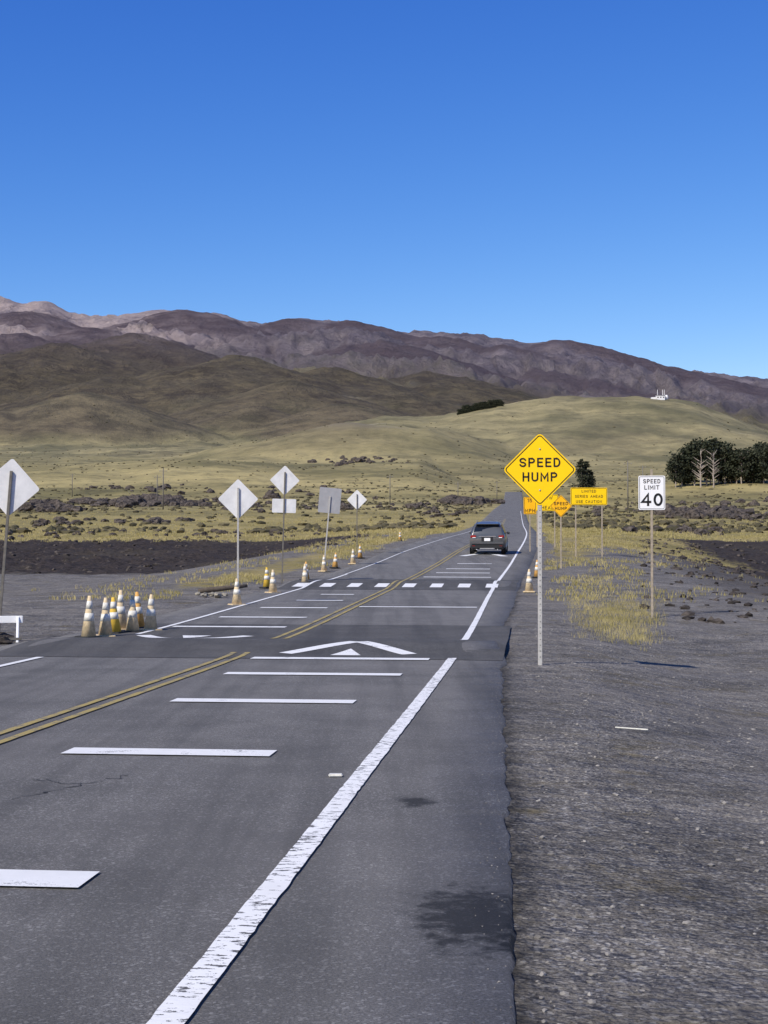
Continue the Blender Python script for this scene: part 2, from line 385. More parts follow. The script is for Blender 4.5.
def stroke(pts,w,name='chevron'):
    vs=[];fs=[]
    for (s0,l0),(s1,l1) in zip(pts[:-1],pts[1:]):
        d=Vector((s1-s0,l1-l0)); L=d.length; d/=L; nrm=Vector((-d.y,d.x))*w/2; b=len(vs); n=8
        for i in range(n+1):
            p=Vector((s0,l0))+d*L*i/n
            vs.append(rp(p.x+nrm.x,p.y+nrm.y,.012)); vs.append(rp(p.x-nrm.x,p.y-nrm.y,.012))
        for i in range(n): k=b+2*i; fs.append((k,k+1,k+3,k+2))
    new_obj(name,vs,fs,M['pw'],mv)
def tri(s0,la,lb,s1,lc):
    vs=[];fs=[];n=5
    for i in range(n+1):
        k=i/n; s=s0+(s1-s0)*k
        vs.append(rp(s,la+(lc-la)*k,.012)); vs.append(rp(s,lb+(lc-lb)*k,.012))
    for i in range(n): q=2*i; fs.append((q,q+1,q+3,q+2))
    new_obj('chevron_tip',vs,fs,M['pw'],mv)
stroke([(23.5,.72),(25.1,1.64)],.26); stroke([(23.5,2.66),(25.1,1.72)],.26)
tri(23.3,1.45,1.93,24.1,1.68)
stroke([(27.9,-2.7),(26.2,-1.75)],.28); stroke([(27.9,-.7),(26.2,-1.65)],.28); tri(27.9,-1.95,-1.4,26.9,-1.7)
stroke([(78,.6),(82,1.62)],.4); stroke([(78,2.8),(82,1.7)],.4)
for i in range(8):
    l=-3.35+i*.92; patch('hump_block',49.6,51.0,l,l+.40,M['pw'],.012,mv,step=.2,nl=2)
pm=empty('pavement_marker',rp(11.1,3.17,.0)); 
box('marker_body',(0,0,.012),(.10,.07,.018),M['cone_w'],pm,.006)
def crack(i0,n,s0,l0,ds,dl,ws,seed):
    vs=[];fs=[]
    for i in range(n):
        s=s0+i*ds+.10*noise.noise((i*.35,seed,0))+.03*noise.noise((i*1.3,seed,4)); l=l0+ i*dl+.07*noise.noise((i*.35,4,seed)); w=ws*(.6+.8*random.random())
        vs+= [rp(s-w,l,.004),rp(s+w,l,.004)]
    for i in range(n-1): fs.append((2*i,2*i+1,2*i+3,2*i+2))
    new_obj('asphalt_crack',vs,fs,M['rubber'])
crack(0,40,11.0,1.68,-.028,-.012,.009,1.0); crack(0,20,10.55,1.45,.01,-.02,.006,5.0)

# ------------------------------------------------------------ signs
def rpoly(w,h,r,diamond=False,n=6):
    pts=[]
    for cx,cy,a0 in ((w/2-r,h/2-r,0),(-w/2+r,h/2-r,90),(-w/2+r,-h/2+r,180),(w/2-r,-h/2+r,270)):
        for i in range(n+1):
            a=math.radians(a0+90*i/n); pts.append((cx+r*math.cos(a),cy+r*math.sin(a)))
    if diamond:
        c=math.cos(math.pi/4); pts=[((x-y)*c,(x+y)*c) for x,y in pts]
    return pts
def plate(name,pts,y,th,mat,parent,z):
    n=len(pts); vs=[(x,y,z+q) for x,q in pts]+[(x,y+th,z+q) for x,q in pts]
    fs=[tuple(range(n)),tuple(range(2*n-1,n-1,-1))]+[(i,i+n,(i+1)%n+n,(i+1)%n) for i in range(n)]
    return new_obj(name,vs,fs,mat,parent)
def ring(name,po,pi,y,mat,parent,z):
    n=len(po); vs=[(x,y,z+q) for x,q in po]+[(x,y,z+q) for x,q in pi]
    return new_obj(name,vs,[(i,(i+1)%n,(i+1)%n+n,i+n) for i in range(n)],mat,parent)
def arc(cx,cy,rx,ry,a0,a1,n=10):
    return [(cx+rx*math.cos(math.radians(a0+(a1-a0)*i/n)),cy+ry*math.sin(math.radians(a0+(a1-a0)*i/n))) for i in range(n+1)]
GL={'S':(.56,[arc(.28,.745,.28,.255,15,270)+arc(.28,.25,.28,.25,80,-165)]),
 'P':(.54,[[(0,0),(0,1),(.28,1)]+arc(.28,.74,.26,.26,90,-90)+[(0,.48)]]),
 'E':(.48,[[(.48,1),(0,1),(0,0),(.48,0)],[(0,.52),(.42,.52)]]),
 'D':(.56,[[(0,0),(0,1),(.24,1)]+arc(.24,.5,.32,.5,90,-90,14)+[(0,0)]]),
 'H':(.56,[[(0,0),(0,1)],[(.56,0),(.56,1)],[(0,.5),(.56,.5)]]),
 'U':(.56,[[(0,1),(0,.28)]+arc(.28,.28,.28,.28,180,360)+[(.56,1)]]),
 'M':(.70,[[(0,0),(0,1),(.35,.28),(.70,1),(.70,0)]]),
 'L':(.46,[[(0,1),(0,0),(.46,0)]]),'I':(.0,[[(0,0),(0,1)]]),'T':(.56,[[(0,1),(.56,1)],[(.28,1),(.28,0)]]),
 '4':(.60,[[(.46,0),(.46,1),(0,.28),(.62,.28)]]),'0':(.54,[arc(.27,.5,.27,.5,0,360,24)]),
 'A':(.62,[[(0,0),(.31,1),(.62,0)],[(.12,.33),(.50,.33)]]),'O':(.6,[arc(.3,.5,.3,.5,0,360,20)]),'W':(.86,[[(0,1),(.2,0),(.43,.9),(.66,0),(.86,1)]]),
 'F':(.48,[[(.48,1),(0,1),(0,0)],[(0,.52),(.42,.52)]]),'C':(.56,[arc(.3,.5,.3,.5,45,315,16)]),'N':(.58,[[(0,0),(0,1),(.58,0),(.58,1)]]),
 '1':(.1,[[(-.1,.8),(.1,1),(.1,0)]]),'5':(.54,[[(.5,1),(.05,1),(.02,.55)]+arc(.26,.33,.28,.33,110,-160,12)]),
 'G':(.6,[arc(.3,.5,.3,.5,45,350,16)+[(.6,.45),(.34,.45)]]),'R':(.54,[[(0,0),(0,1),(.28,1)]+arc(.28,.74,.26,.26,90,-90)+[(0,.48)],[(.28,.48),(.56,0)]]),' ':(.3,[])}
def legend(name,s,h,loc,mat,parent,wt=.17,sx=1.0,gap=.30):
    hh=1-wt; x=0; segs=[]
    for ch in s:
        w,paths=GL[ch]
        for p in paths: segs.append([(x+a*sx,b*hh+wt/2) for a,b in p])
        x+=w*sx+gap+wt*.6
    x-=gap+wt*.6
    vs=[];fs=[]
    for p in segs:
        m=len(p); closed=(math.hypot(p[0][0]-p[-1][0],p[0][1]-p[-1][1])<1e-4)
        if closed and m>3: p=p[:-1]; m-=1
        b=len(vs)
        for i in range(m):
            pr=p[i-1] if (i>0 or closed) else None; nx=p[(i+1)%m] if (i<m-1 or closed) else None
            d1=Vector((p[i][0]-pr[0],p[i][1]-pr[1])).normalized() if pr else None
            d2=Vector((nx[0]-p[i][0],nx[1]-p[i][1])).normalized() if nx else None
            if d1 is None: d1=d2
            if d2 is None: d2=d1
            n1=Vector((-d1.y,d1.x)); n2=Vector((-d2.y,d2.x)); mm=(n1+n2)
            if mm.length<1e-3: mm=n1
            mm.normalize(); k=min(1.9,1/max(.3,mm.dot(n1)))
            c=Vector(p[i])
            if not pr: c=c-d2*wt/2*.98
            if not nx: c=c+d1*wt/2*.98
            for sg in (1,-1):
                q=c+mm*k*sg*wt/2; vs.append(((q.x-x/2)*h,0,(q.y-.5)*h))
        for i in range(m if closed else m-1):
            a=b+2*i; d=b+2*((i+1)%m); fs.append((a,a+1,d+1,d))
    o=new_obj(name,vs,fs,mat,parent); o.location=loc
    return o
S0=at(540,21.8)
e=empty('speed_hump_sign',S0,math.radians(-2))
W=.765; zc=2.84
plate('face',rpoly(W,W,.06,True),0,.003,M['yellow'],e,zc)
ring('border',rpoly(W-.035,W-.035,.045,True),rpoly(W-.062,W-.062,.035,True),-.002,M['black'],e,zc)
legend('legend_top','SPEED',.135,(0,-.004,zc+.105),M['black'],e)
legend('legend_bottom','HUMP',.135,(0,-.004,zc-.105),M['black'],e)
box('post',(0,.032,1.62),(.062,.05,3.3),M['galv'],e,.006)
for i in range(26): lathe('hole',[(.007,0),(.007,.002)],M['rubber'],e,8,(0,.0065,.12+i*.085),(math.pi/2,0,0))
for q in (.3,-.3): lathe('bolt',[(.014,0),(.012,.008)],M['galv'],e,8,(0,-.001,zc+q),(math.pi/2,0,0))
S1=at(652,35)
e=empty('speed_limit_sign',S1,math.radians(-2)); zc=2.93; w,h=.62,.80
plate('face',rpoly(w,h,.04),0,.003,M['white'],e,zc)
ring('border',rpoly(w-.04,h-.04,.03),rpoly(w-.062,h-.062,.02),-.002,M['black'],e,zc)
legend('legend_speed','SPEED',.10,(0,-.004,zc+.27),M['black'],e,.16,.92,.26)
legend('legend_limit','LIMIT',.10,(0,-.004,zc+.125),M['black'],e,.16,1,.30)
legend('legend_number','40',.30,(0,-.004,zc-.16),M['black'],e,.18,1.0,.26)
box('post',(-.0,.03,1.73),(.055,.045,3.5),M['wood'],e,.005)
def board(px,Y,w,h,zc,lines,mat,posts=1,name='information_sign'):
    e=empty(name,at(px,Y)); plate('face',rpoly(w,h,.05),0,.004,mat,e,zc)
    ring('border',rpoly(w-.06,h-.06,.04),rpoly(w-.10,h-.10,.03),-.003,M['black'],e,zc)
    n=len(lines)
    for i,s in enumerate(lines): legend('legend',s,h/(n+.9)*.62,(0,-.006,zc+h*.30-(i)*h*.60/max(1,n-1) if n>1 else zc),M['black'],e,.15)
    for q in ([0] if posts==1 else [-w*.36,w*.36]): box('post',(q,.04,(zc+h*.4)/2),(.07,.06,zc+h*.4),M['wood'],e,.004)
board(589,78,1.9,.9,3.15,['LIMITED','SERIES AHEAD','USE CAUTION'],M['yellow'],2)
def dia(name,px,Y,W,zc,face,post,lean=0,yaw=0,back=False,txt=None,thin=.05):
    e=empty(name,at(px,Y),yaw); e.rotation_euler=(0,lean,yaw)
    plate('plate',rpoly(W,W,.05,True),0,.004,face,e,zc)
    if back:
        box('post',(0,-.03,(zc+.3)/2),(thin,.045,zc+.3),post,e,.004)
    else:
        ring('border',rpoly(W-.035,W-.035,.04,True),rpoly(W-.062,W-.062,.03,True),-.003,M['black'],e,zc)
        box('post',(0,.03,(zc+.3)/2),(.06,.05,zc+.3),post,e,.004)
        if txt:
            for i,s in enumerate(txt): legend('legend',s,.14,(0,-.006,zc+.105-.21*i),M['black'],e)
    return e
dia('warning_sign',561,66,.70,2.75,M['yellow2'],M['wood'],txt=['SPEED','HUMP'])
board(546,92,1.5,1.0,2.75,['SLOW','AHEAD'],M['yellow'],2)
board(530,84,.7,.95,2.6,['15','MPH'],M['yellow2'],1,'advisory_sign')
d=dia('traffic_sign_back',-1,27.5,.765,2.80,M['alu'],M['dark_post'],math.radians(4.0),math.radians(8),True)
d=dia('traffic_sign_back',238,40,.765,2.82,M['alu'],M['galv'],0,math.radians(6),True); 
d=dia('traffic_sign_back',282,54,.765,3.70,M['alu'],M['dark_post'],math.radians(1.5),math.radians(6),True)
plate('supplementary_plate',rpoly(.86,.5,.04),.002,.004,M['alu'],d,2.78)
e=empty('traffic_sign_back',at(324,68)); e.rotation_euler=(0,math.radians(5),math.radians(8))
plate('plate',rpoly(1.0,1.15,.05),0,.004,M['alud'],e,3.0); box('post',(0,-.03,1.6),(.06,.045,3.2),M['galv'],e,.004)
dia('traffic_sign_back',357,80,.765,2.95,M['alu'],M['dark_post'],0,0,True)
# folding sign stand / sawhorse partly seen at the left edge of the road
e=empty('barricade_stand',at(0,26.9),math.radians(12))
for sx in (-1,1):
    for sy in (-1,1): box('leg',(sx*.32,sy*.12,.22),(.045,.03,.50),M['white'],e,.005,(sy*math.radians(24),0,0))
box('rail',(0,0,.40),(.82,.035,.13),M['white'],e,.008); box('foot_rail',(0,-.2,.06),(.78,.04,.05),M['dark_post'],e,.006)

# ------------------------------------------------------------ cones
def cone(px,Y,h=.74,kind=0,tilt=(0,0)):
    body=[M['cone_c'],M['cone_o'],M['cone_y']][kind]
    e=empty('traffic_cone',at(px,Y)+Vector((0,0,.0)),random.random()*3); e.rotation_euler=(tilt[0],tilt[1],random.random()*3)
    box('base',(0,0,.03),(.38,.38,.05),M['cone_c'] if kind==0 and random.random()<.6 else M['rubber'],e,.012)
    r=lambda z:.145-(.145-.028)*z/h
    def seg(n,a,b,mat,o): lathe(n,[(r(a)+o,a),(r(b)+o,b)],mat,e,20)
    seg('body',.04,h,body,0)
    seg('lower_collar',h*.42,h*.60,M['cone_w'],.004); seg('upper_collar',h*.70,h*.88,M['cone_w'],.004)
for a in ((89,27.6,.80,0,(0,.03)),(106,28.0,.75,0,(0,-.03)),(115,28.9,.72,2,(0,.05)),(121,30,.82,0,(0,.0)),(133,29.3,.74,0,(0,.04)),(139,30.6,.76,1,(0,-.06)),(151,29.8,.74,0,(.03,.05)),
          (237,39.5,.72,0,(0,0)),(267,50,.7,2,(0,.02)),(273,46.5,.74,0,(0,0)),(305,52,.76,0,(0,0)),(306,56,.7,1,(0,0)),(324,63,.7,0,(0,0)),(335,66,.7,1,(0,.1)),(353,70,.72,0,(0,0)),(360,76,.7,1,(0,0)),
          (529,47,.74,0,(0,.02)),(537,58,.7,1,(0,0)),(400,110,.7,1,(0,0))):
    cone(*a)

# ------------------------------------------------------------ car
def make_car():
    P=Vector(rp(80,1.82,.004)); yaw=-math.atan(.113)
    e=empty('suv_car',P); e.rotation_euler=(math.atan(.038),0,yaw)
    paint=simple('dark_grey_car_paint',(.075,.078,.08),.28,.1,2,.5); paint.node_tree.nodes['Principled BSDF'].inputs['Coat Weight'].default_value=.6
    glass=simple('tinted_glass',(.012,.014,.016),.06,.1,2,.6); trim=simple('black_trim',(.02,.02,.02),.6,.1)
    red=simple('tail_lamp_red',(.30,.012,.01),.2,.1,2,.5); chrome=simple('alloy',(.5,.5,.5),.3,.1,2,.5,.8)
    secs=[(0.0,.84,.45,.98,1.02,.80),(.03,.90,.33,1.02,1.10,.80),(.12,.93,.28,1.04,1.30,.76),(.30,.94,.26,1.05,1.60,.69),(.50,.945,.25,1.05,1.68,.66),(1.2,.95,.24,1.04,1.72,.655),
          (2.2,.95,.24,1.02,1.70,.65),(2.9,.95,.24,1.00,1.58,.64),(3.5,.94,.24,.99,1.10,.70),(4.1,.92,.25,.95,1.00,.70),(4.5,.88,.30,.85,.90,.64),(4.66,.78,.38,.70,.74,.6)]
    vs=[];fs=[]
    for y,w,zb,zt,zr,wr in secs:
        half=[(0,zb),(w*.86,zb),(w,zb+.13),(w+.008,(zb+zt)*.5),(w,zt-.12),(w*.965,zt),(w*.965+(wr-w*.965)*.85,zt+(zr-zt)*.86),(wr-.05,zr-.01),(wr*.5,zr+.012),(0,zr+.018)]
        ringp=half+[(-x,z) for x,z in half[-2:0:-1]]
        for x,z in ringp: vs.append((x,y,z))
    n=len(ringp)
    for i in range(len(secs)-1):
        for j in range(n): fs.append((i*n+j,i*n+(j+1)%n,(i+1)*n+(j+1)%n,(i+1)*n+j))
    fs.append(tuple(range(n))[::-1]); fs.append(tuple((len(secs)-1)*n+i for i in range(n)))
    o=new_obj('body',vs,fs,paint,e,True)
    bm=bmesh.new(); bm.from_mesh(o.data); bmesh.ops.recalc_face_normals(bm,faces=bm.faces); bm.to_mesh(o.data); bm.free()
    def quad(name,pts,mat,th=.012):
        new_obj(name,pts,[tuple(range(len(pts)))],mat,e)
    quad('rear_window',[(-.74,.055,1.10),(.74,.055,1.10),(.70,.10,1.30),(.60,.262,1.56),(-.60,.262,1.56),(-.70,.10,1.30)],glass)
    box('roof_spoiler',(0,.24,1.63),(1.22,.30,.045),paint,e,.02,(math.radians(6),0,0))
    box('rear_bumper',(0,.03,.42),(1.74,.22,.26),trim,e,.06)
    box('bumper_upper',(0,.015,.60),(1.80,.16,.13),paint,e,.05)
    box('skid_plate',(0,-.04,.33),(.8,.12,.10),M['alud'],e,.03)
    box('number_plate',(0,-.015,.80),(.32,.012,.16),M['white'],e,.003)
    box('plate_recess',(0,-.006,.82),(.62,.012,.24),trim,e,.004)
    box('tailgate_trim',(0,-.012,.965),(.9,.02,.035),chrome,e,.006)
    for sx in (-1,1):
        box('tail_lamp',(sx*.735,.02,.96),(.31,.10,.14),red,e,.03)
        box('tail_lamp_clear',(sx*.70,-.004,.90),(.18,.09,.04),M['white'],e,.01)
        box('reflector',(sx*.72,-.075,.47),(.16,.03,.04),red,e,.01)
        box('roof_rail',(sx*.60,1.5,1.755),(.035,2.0,.04),chrome,e,.012)
        box('mirror',(sx*1.03,3.05,1.08),(.2,.12,.15),paint,e,.04)
        quad('side_window',[(sx*.936,.5,1.09),(sx*.93,3.1,1.06),(sx*.75,2.75,1.53),(sx*.725,.75,1.60)],glass)
        lathe('exhaust',[(.035,0),(.035,.08)],chrome,e,12,(sx*.55,.02,.27),(math.pi/2,0,0))
        for y in (.92,3.72):
            lathe('tyre',[(.24,0),(.335,.01),(.36,.04),(.36,.2),(.335,.23),(.24,.24)],M['rubber'],e,28,(sx*.955-sx*.12-.12,y,.36),(0,math.pi/2,0))
            lathe('wheel_rim',[(.22,0),(.21,.01),(.05,.03)],chrome,e,20,(sx*.965,y,.36),(0,sx*math.pi/2,0))
            lathe('wheel_arch',[(.42,0),(.42,.012)],trim,e,28,(sx*.95,y,.38),(0,sx*math.pi/2,0))
make_car()

# ------------------------------------------------------------ rocks
def rock_cloud(name,items,mat,sub=2):
    vs=[];fs=[]
    bm=bmesh.new(); bmesh.ops.create_icosphere(bm,subdivisions=sub,radius=1); bv=[v.co.copy() for v in bm.verts]; bf=[[v.index for v in f.verts] for f in bm.faces]; bm.free()
    for (x,y,z,r,fl) in items:
        o=Vector((random.random()*99,random.random()*99,0)); b=len(vs); sx,sy=random.uniform(.7,1.4),random.uniform(.7,1.3)
        for v in bv:
            k=1+.6*noise.noise(v*1.4+o)+.3*noise.noise(v*3.3+o)
            vs.append((x+v.x*k*r*sx,y+v.y*k*r*sy,z+v.z*k*r*fl))
        for f in bf: fs.append([q+b for q in f])
    return new_obj(name,vs,fs,mat)
t=NT('lava_rock_material'); n1=t.noise(1.5,10,.75)
M['lava']=t.fin(t.mix(t.mr(n1,.38,.66),(.014,.012,.011),(.17,.14,.115)),.95,t.bump(n1,.9,.4),.15)
items=[]
def cluster(px,Y,spx,sY,n,r0,r1,fl=.7):
    for _ in range(n):
        q=random.gauss(px,spx); y=max(150,random.gauss(Y,sY)); p=at(q,y); r=random.uniform(r0,r1)*random.uniform(.5,1)
        items.append((p.x,p.y,p.z+r*.2,r,fl))
for a in ((40,440,14,20,60,.9,3.2),(66,420,10,14,34,.9,2.8),(128,520,13,24,60,1.2,4.0),(160,560,13,20,80,1.2,4.6),(182,500,8,14,22,.8,3.0),(95,600,24,30,22,.8,3.0),(15,540,12,25,20,.8,3.0),(215,560,16,40,16,.8,2.6),
          (60,260,20,16,20,.4,1.3),(150,280,26,16,24,.4,1.3),(250,460,22,40,24,.6,2.2),(330,520,30,50,26,.6,2.4),(400,470,20,40,20,.5,1.9),(462,620,10,22,60,1.2,4.2),(440,360,14,20,14,.5,1.5),(300,760,40,60,22,1,3.2),(120,800,60,70,22,1,3.4),
          (700,330,13,16,90,.8,2.9),(726,320,9,12,60,.8,2.7),(674,350,10,16,22,.6,1.8),(755,300,14,16,16,.5,1.4),(690,200,20,14,30,.3,1.1),(610,400,30,40,20,.5,1.8),(790,330,14,20,20,.6,2.0),(720,520,40,50,24,.8,2.4),
          (60,185,50,10,30,.2,.7),(240,180,50,10,30,.2,.7),(355,1600,20,60,40,2,5)):
    cluster(*a)
rock_cloud('lava_rocks',items,M['lava'])
items=[]
for _ in range(40):
    px=random.uniform(-30,10); Y=random.uniform(26.2,27.6); p=at(px,Y); r=random.uniform(.05,.14); items.append((p.x,p.y,p.z+r*.3,r,.8))
rock_cloud('rock_pile',items,M['lava'])
items=[]
for _ in range(1000):
    if random.random()<.45: px=random.uniform(-60,380); Y=random.uniform(95,160)
    else: px=random.uniform(640,860); Y=random.uniform(34,150)
    p=at(px,Y); r=random.uniform(.04,.25)*(.5+Y/200); items.append((p.x,p.y,p.z+r*.1,r,.6))
rock_cloud('lava_rubble',items,M['lava'],1)
t=NT('gravel_stone_material'); gi=t.noise(4,3,.5)
M['stone']=t.fin(t.mix(t.mr(gi,.3,.7),(.07,.063,.055),(.36,.33,.29)),.95,None,.1)
items=[]
for _ in range(9000):
    Y=4.3+ (random.random()**1.6)*28; lat=4.6+(random.random()**1.3)*9
    if noise.noise((Y*.8,lat*.8,3))<-.12: continue
    x,y,z=rp(Y,lat); r=random.choice([.004,.005,.006,.007,.009,.012,.017])*random.uniform(.7,1.3)
    items.append((x,y,gz(x,y)+r*.15,r,.6))
for _ in range(260):
    Y=random.uniform(4.3,23); lat=redge(Y)-abs(random.gauss(0,.07)); x,y,z=rp(Y,lat)
    r=random.uniform(.002,.005); items.append((x,y,z+r*.3,r,.7))
rock_cloud('gravel',items,M['stone'],1)
items=[]
for a in ((205,44,.13),(212,44.4,.11),(218,43.8,.15),(198,44.6,.10),(225,44.2,.10)):
    p=at(a[0],a[1]); items.append((p.x,p.y,p.z+.08,a[2],.55))
rock_cloud('sandbags',items,simple('sandbag_cloth',(.30,.27,.21),.9,.4,8))
p=at(205,45.5); 
lathe('fallen_log',[(.07,0),(.085,.3),(.07,1.0),(.05,1.5)],simple('dark_bark',(.10,.08,.06),.9,.4,9),None,10,(p.x-.2,p.y,p.z+.12),(0,math.radians(84),.2))
p=at(603,16); box('wooden_stick',(p.x,14.2,gz(p.x,14.2)+.014),(.32,.016,.012),M['cone_w'],None,.003,(0,.02,-.45))

# ------------------------------------------------------------ grass
def grass(name,pts,mat,nb=7):
    vs=[];fs=[]
    for (x,y,z,h,w,sp) in pts:
        for _ in range(nb):
            a=random.random()*6.283; hh=h*random.uniform(.5,1.15); bx=x+random.gauss(0,sp); by=y+random.gauss(0,sp)
            ln=hh*random.uniform(.15,.8); dx,dy=math.cos(a)*ln,math.sin(a)*ln; wx,wy=w*random.uniform(.5,1),w*.4
            if random.random()<.5: wy=-wy
            b=len(vs)
            vs+= [(bx-wx/2,by-wy/2,z-.02),(bx+wx/2,by+wy/2,z-.02),(bx+dx*.4+wx*.35,by+dy*.4,z+hh*.62),(bx+dx*.4-wx*.35,by+dy*.4,z+hh*.62),(bx+dx,by+dy,z+hh)]
            fs+= [(b,b+1,b+2,b+3),(b+3,b+2,b+4)]
    return new_obj(name,vs,fs,mat)
t=NT('dry_grass_material'); g1=t.noise(.9,4,.6); g2=t.noise(11,3,.6)
cc=t.mix(t.mr(g1,.35,.65),(.25,.21,.07),(.48,.39,.18)); cc=t.mix(t.mr(g2,.4,.65,0,.5),cc,(.14,.135,.05))
M['grass']=t.fin(cc,.8,None,.15)
pts=[]
def gadd(x,y,h,w,sp): pts.append((x,y,gz(x,y),h,w,sp))
for _ in range(620):
    px=random.gauss(618,22); Y=random.gauss(35,3.4)
    if 572<px<668 and 28<Y<45: gadd((px-384)/F*Y,Y,.12,.008,.09)
for _ in range(90):
    px=random.gauss(582,10); Y=random.gauss(42,4); gadd((px-384)/F*Y,Y,.10,.009,.09)
for _ in range(50):
    px=random.gauss(632,14); Y=random.gauss(30,.8); gadd((px-384)/F*Y,Y,.09,.008,.07)
for _ in range(3600):
    Y=42+random.random()**1.1*150; sd=random.choice((-1,1))
    lat=sd*(5.0+abs(random.gauss(0,2.0 if sd<0 else 2.2))*(1+Y/150))
    if noise.noise((lat*.35,Y*.12,2))<(-.06 if sd<0 else .0): continue
    x=float(cY(Y))+lat; gadd(x,Y,.09+.0011*Y,.013+.00025*Y,.14)
for _ in range(4200):
    Y=158+random.random()**1.6*260; px=random.uniform(-60,830); x=(px-384)/F*Y
    if abs(x-float(cY(Y)))<5.5: continue
    gadd(x,Y,.26,.09,.4)
for _ in range(260):
    Y=random.uniform(70,150);px=random.uniform(560,700); x=(px-384)/F*Y
    if x-float(cY(Y))>5: gadd(x,Y,.14,.03,.25)
grass('dry_grass',pts,M['grass'])
items=[]
for _ in range(9500):
    Y=math.exp(random.uniform(math.log(190),math.log(6500))); px=random.uniform(-150,900); x=(px-384)/F*Y
    if abs(x-float(cY(Y)))<7 and Y<900: continue
    if noise.noise((x*.004,Y*.0025,5))<.0 and random.random()<.75: continue
    if Y>2000 and px>480 and random.random()<.6: continue
    z=gz(x,Y); r=random.uniform(.3,.95)*(1+Y/1500)*.75
    items.append((x,Y,z+r*.2,r,.6))
t=NT('shrub_foliage'); s1=t.noise(.05,4,.6)
M['shrub']=t.fin(t.mix(t.mr(s1,.35,.65),(.045,.042,.025),(.13,.11,.062)),.9,None,.1)
rock_cloud('shrubs',items,M['shrub'],1)

# ------------------------------------------------------------ trees
t=NT('tree_foliage'); s1=t.noise(.35,4,.6)
M['leaf']=t.fin(t.mix(t.mr(s1,.35,.65),(.014,.019,.011),(.055,.06,.034)),.8,None,.15)
M['bark']=simple('tree_bark',(.34,.29,.24),.9,.3,3)
def tree_mesh(name,h,kind,seed):
    R=random.Random(seed); vs=[];fs=[];mi=[]
    def tube(p0,p1,r0,r1):
        d=(p1-p0).normalized(); u=d.orthogonal().normalized(); w=d.cross(u); b=len(vs)
        for p,r in ((p0,r0),(p1,r1)):
            for i in range(6):
                a=i*math.pi/3; q=p+u*math.cos(a)*r+w*math.sin(a)*r; vs.append(tuple(q))
        for i in range(6): fs.append((b+i,b+(i+1)%6,b+6+(i+1)%6,b+6+i)); mi.append(0)
    def leaves(c,rad,n,s):
        for _ in range(n):
            p=c+Vector((R.gauss(0,rad),R.gauss(0,rad),R.gauss(0,rad*.7)))
            a=Vector((R.gauss(0,1),R.gauss(0,1),R.gauss(0,1))).normalized(); u=a.orthogonal().normalized()*s*R.uniform(.5,1.2); w=a.cross(u).normalized()*s*R.uniform(.4,1)
            b=len(vs); vs.extend([tuple(p-u),tuple(p+w),tuple(p+u),tuple(p-w)]); fs.append((b,b+1,b+2,b+3)); mi.append(1)
    p=Vector((0,0,-1)); n=6; prev=p
    for i in range(1,n+1):
        q=Vector((R.gauss(0,.18),R.gauss(0,.18),h*i/n)); tube(prev,q,h*.018*(1-(i-1)/n)+.04,h*.018*(1-i/n)+.03); prev=q
    if kind=='pine':
        for i in range(64):
            f=R.uniform(.05,.98); z=h*f; L=h*.25*(1-f)**.7*R.uniform(.6,1.25)+.3; a=R.random()*6.283
            e=Vector((math.cos(a)*L,math.sin(a)*L,z+L*.1)); tube(Vector((0,0,z)),e,.06,.02)
            for k in (.35,.7,1): leaves(Vector((0,0,z)).lerp(e,k),.15+.25*L*.5,12,.42)
    elif kind=='gum':
        for i in range(28):
            f=R.uniform(.22,.98); z=h*f; L=h*.25*R.uniform(.5,1.1)*(1.1-abs(f-.65)); a=R.random()*6.283
            e=Vector((math.cos(a)*L,math.sin(a)*L,z+L*.45)); tube(Vector((0,0,z)),e,.12,.04)
            for k in (.55,1): leaves(Vector((0,0,z)).lerp(e,k),.9,30,.55)
    else:
        for i in range(26):
            f=R.uniform(.2,.95); z=h*f; L=h*.22*R.uniform(.4,1); a=R.random()*6.283
            e=Vector((math.cos(a)*L,math.sin(a)*L,z+L*.8)); tube(Vector((0,0,z)),e,.14,.05)
            if R.random()<.35: leaves(e,.5,8,.4)
    me=bpy.data.meshes.new(name); me.from_pydata(vs,[],fs); me.materials.append(M['bark']); me.materials.append(M['leaf'])
    me.polygons.foreach_set('material_index',mi); me.update(); return me
TM={'pine':[tree_mesh('pine',14,'pine',s) for s in (1,2,3)],'gum':[tree_mesh('gum',14,'gum',s) for s in (4,5,6)],'bare':[tree_mesh('bare',14,'bare',s) for s in (7,8)]}
def tree(kind,px,Y,h):
    me=random.choice(TM[kind]); nm={'pine':'pine_tree','gum':'eucalyptus_tree','bare':'bare_tree'}[kind]
    o=bpy.data.objects.new(nm,me); COL.objects.link(o); o.location=at(px,Y)-Vector((0,0,.3)); s=h/14; o.scale=(s*random.uniform(.9,1.2),s*random.uniform(.9,1.2),s); o.rotation_euler=(0,0,random.random()*6.28)
tree('pine',582,760,15.5); tree('pine',587,765,14); tree('pine',591,768,9)
for px,Y,h,k in ((676,740,13,'gum'),(682,745,17,'gum'),(688,750,19,'pine'),(695,745,20,'gum'),(701,736,19,'bare'),(707,748,22,'gum'),(711,755,21,'gum'),(714,732,18,'bare'),(719,760,20,'gum'),(725,750,19,'gum'),
                 (731,760,14,'pine'),(737,750,16,'gum'),(742,745,16,'gum'),(748,760,17,'gum'),(753,750,17,'pine'),(758,760,18,'gum'),(764,750,17,'gum'),(770,740,18,'gum'),(778,750,16,'gum'),(790,750,18,'gum'),
                 (680,770,15,'pine'),(692,775,17,'gum'),(734,775,15,'gum'),(745,770,16,'pine'),(761,772,18,'pine'),(767,775,19,'gum'),(723,772,16,'pine')):
    tree(k,px,Y,h)
vs=[];fs=[];mi=[]
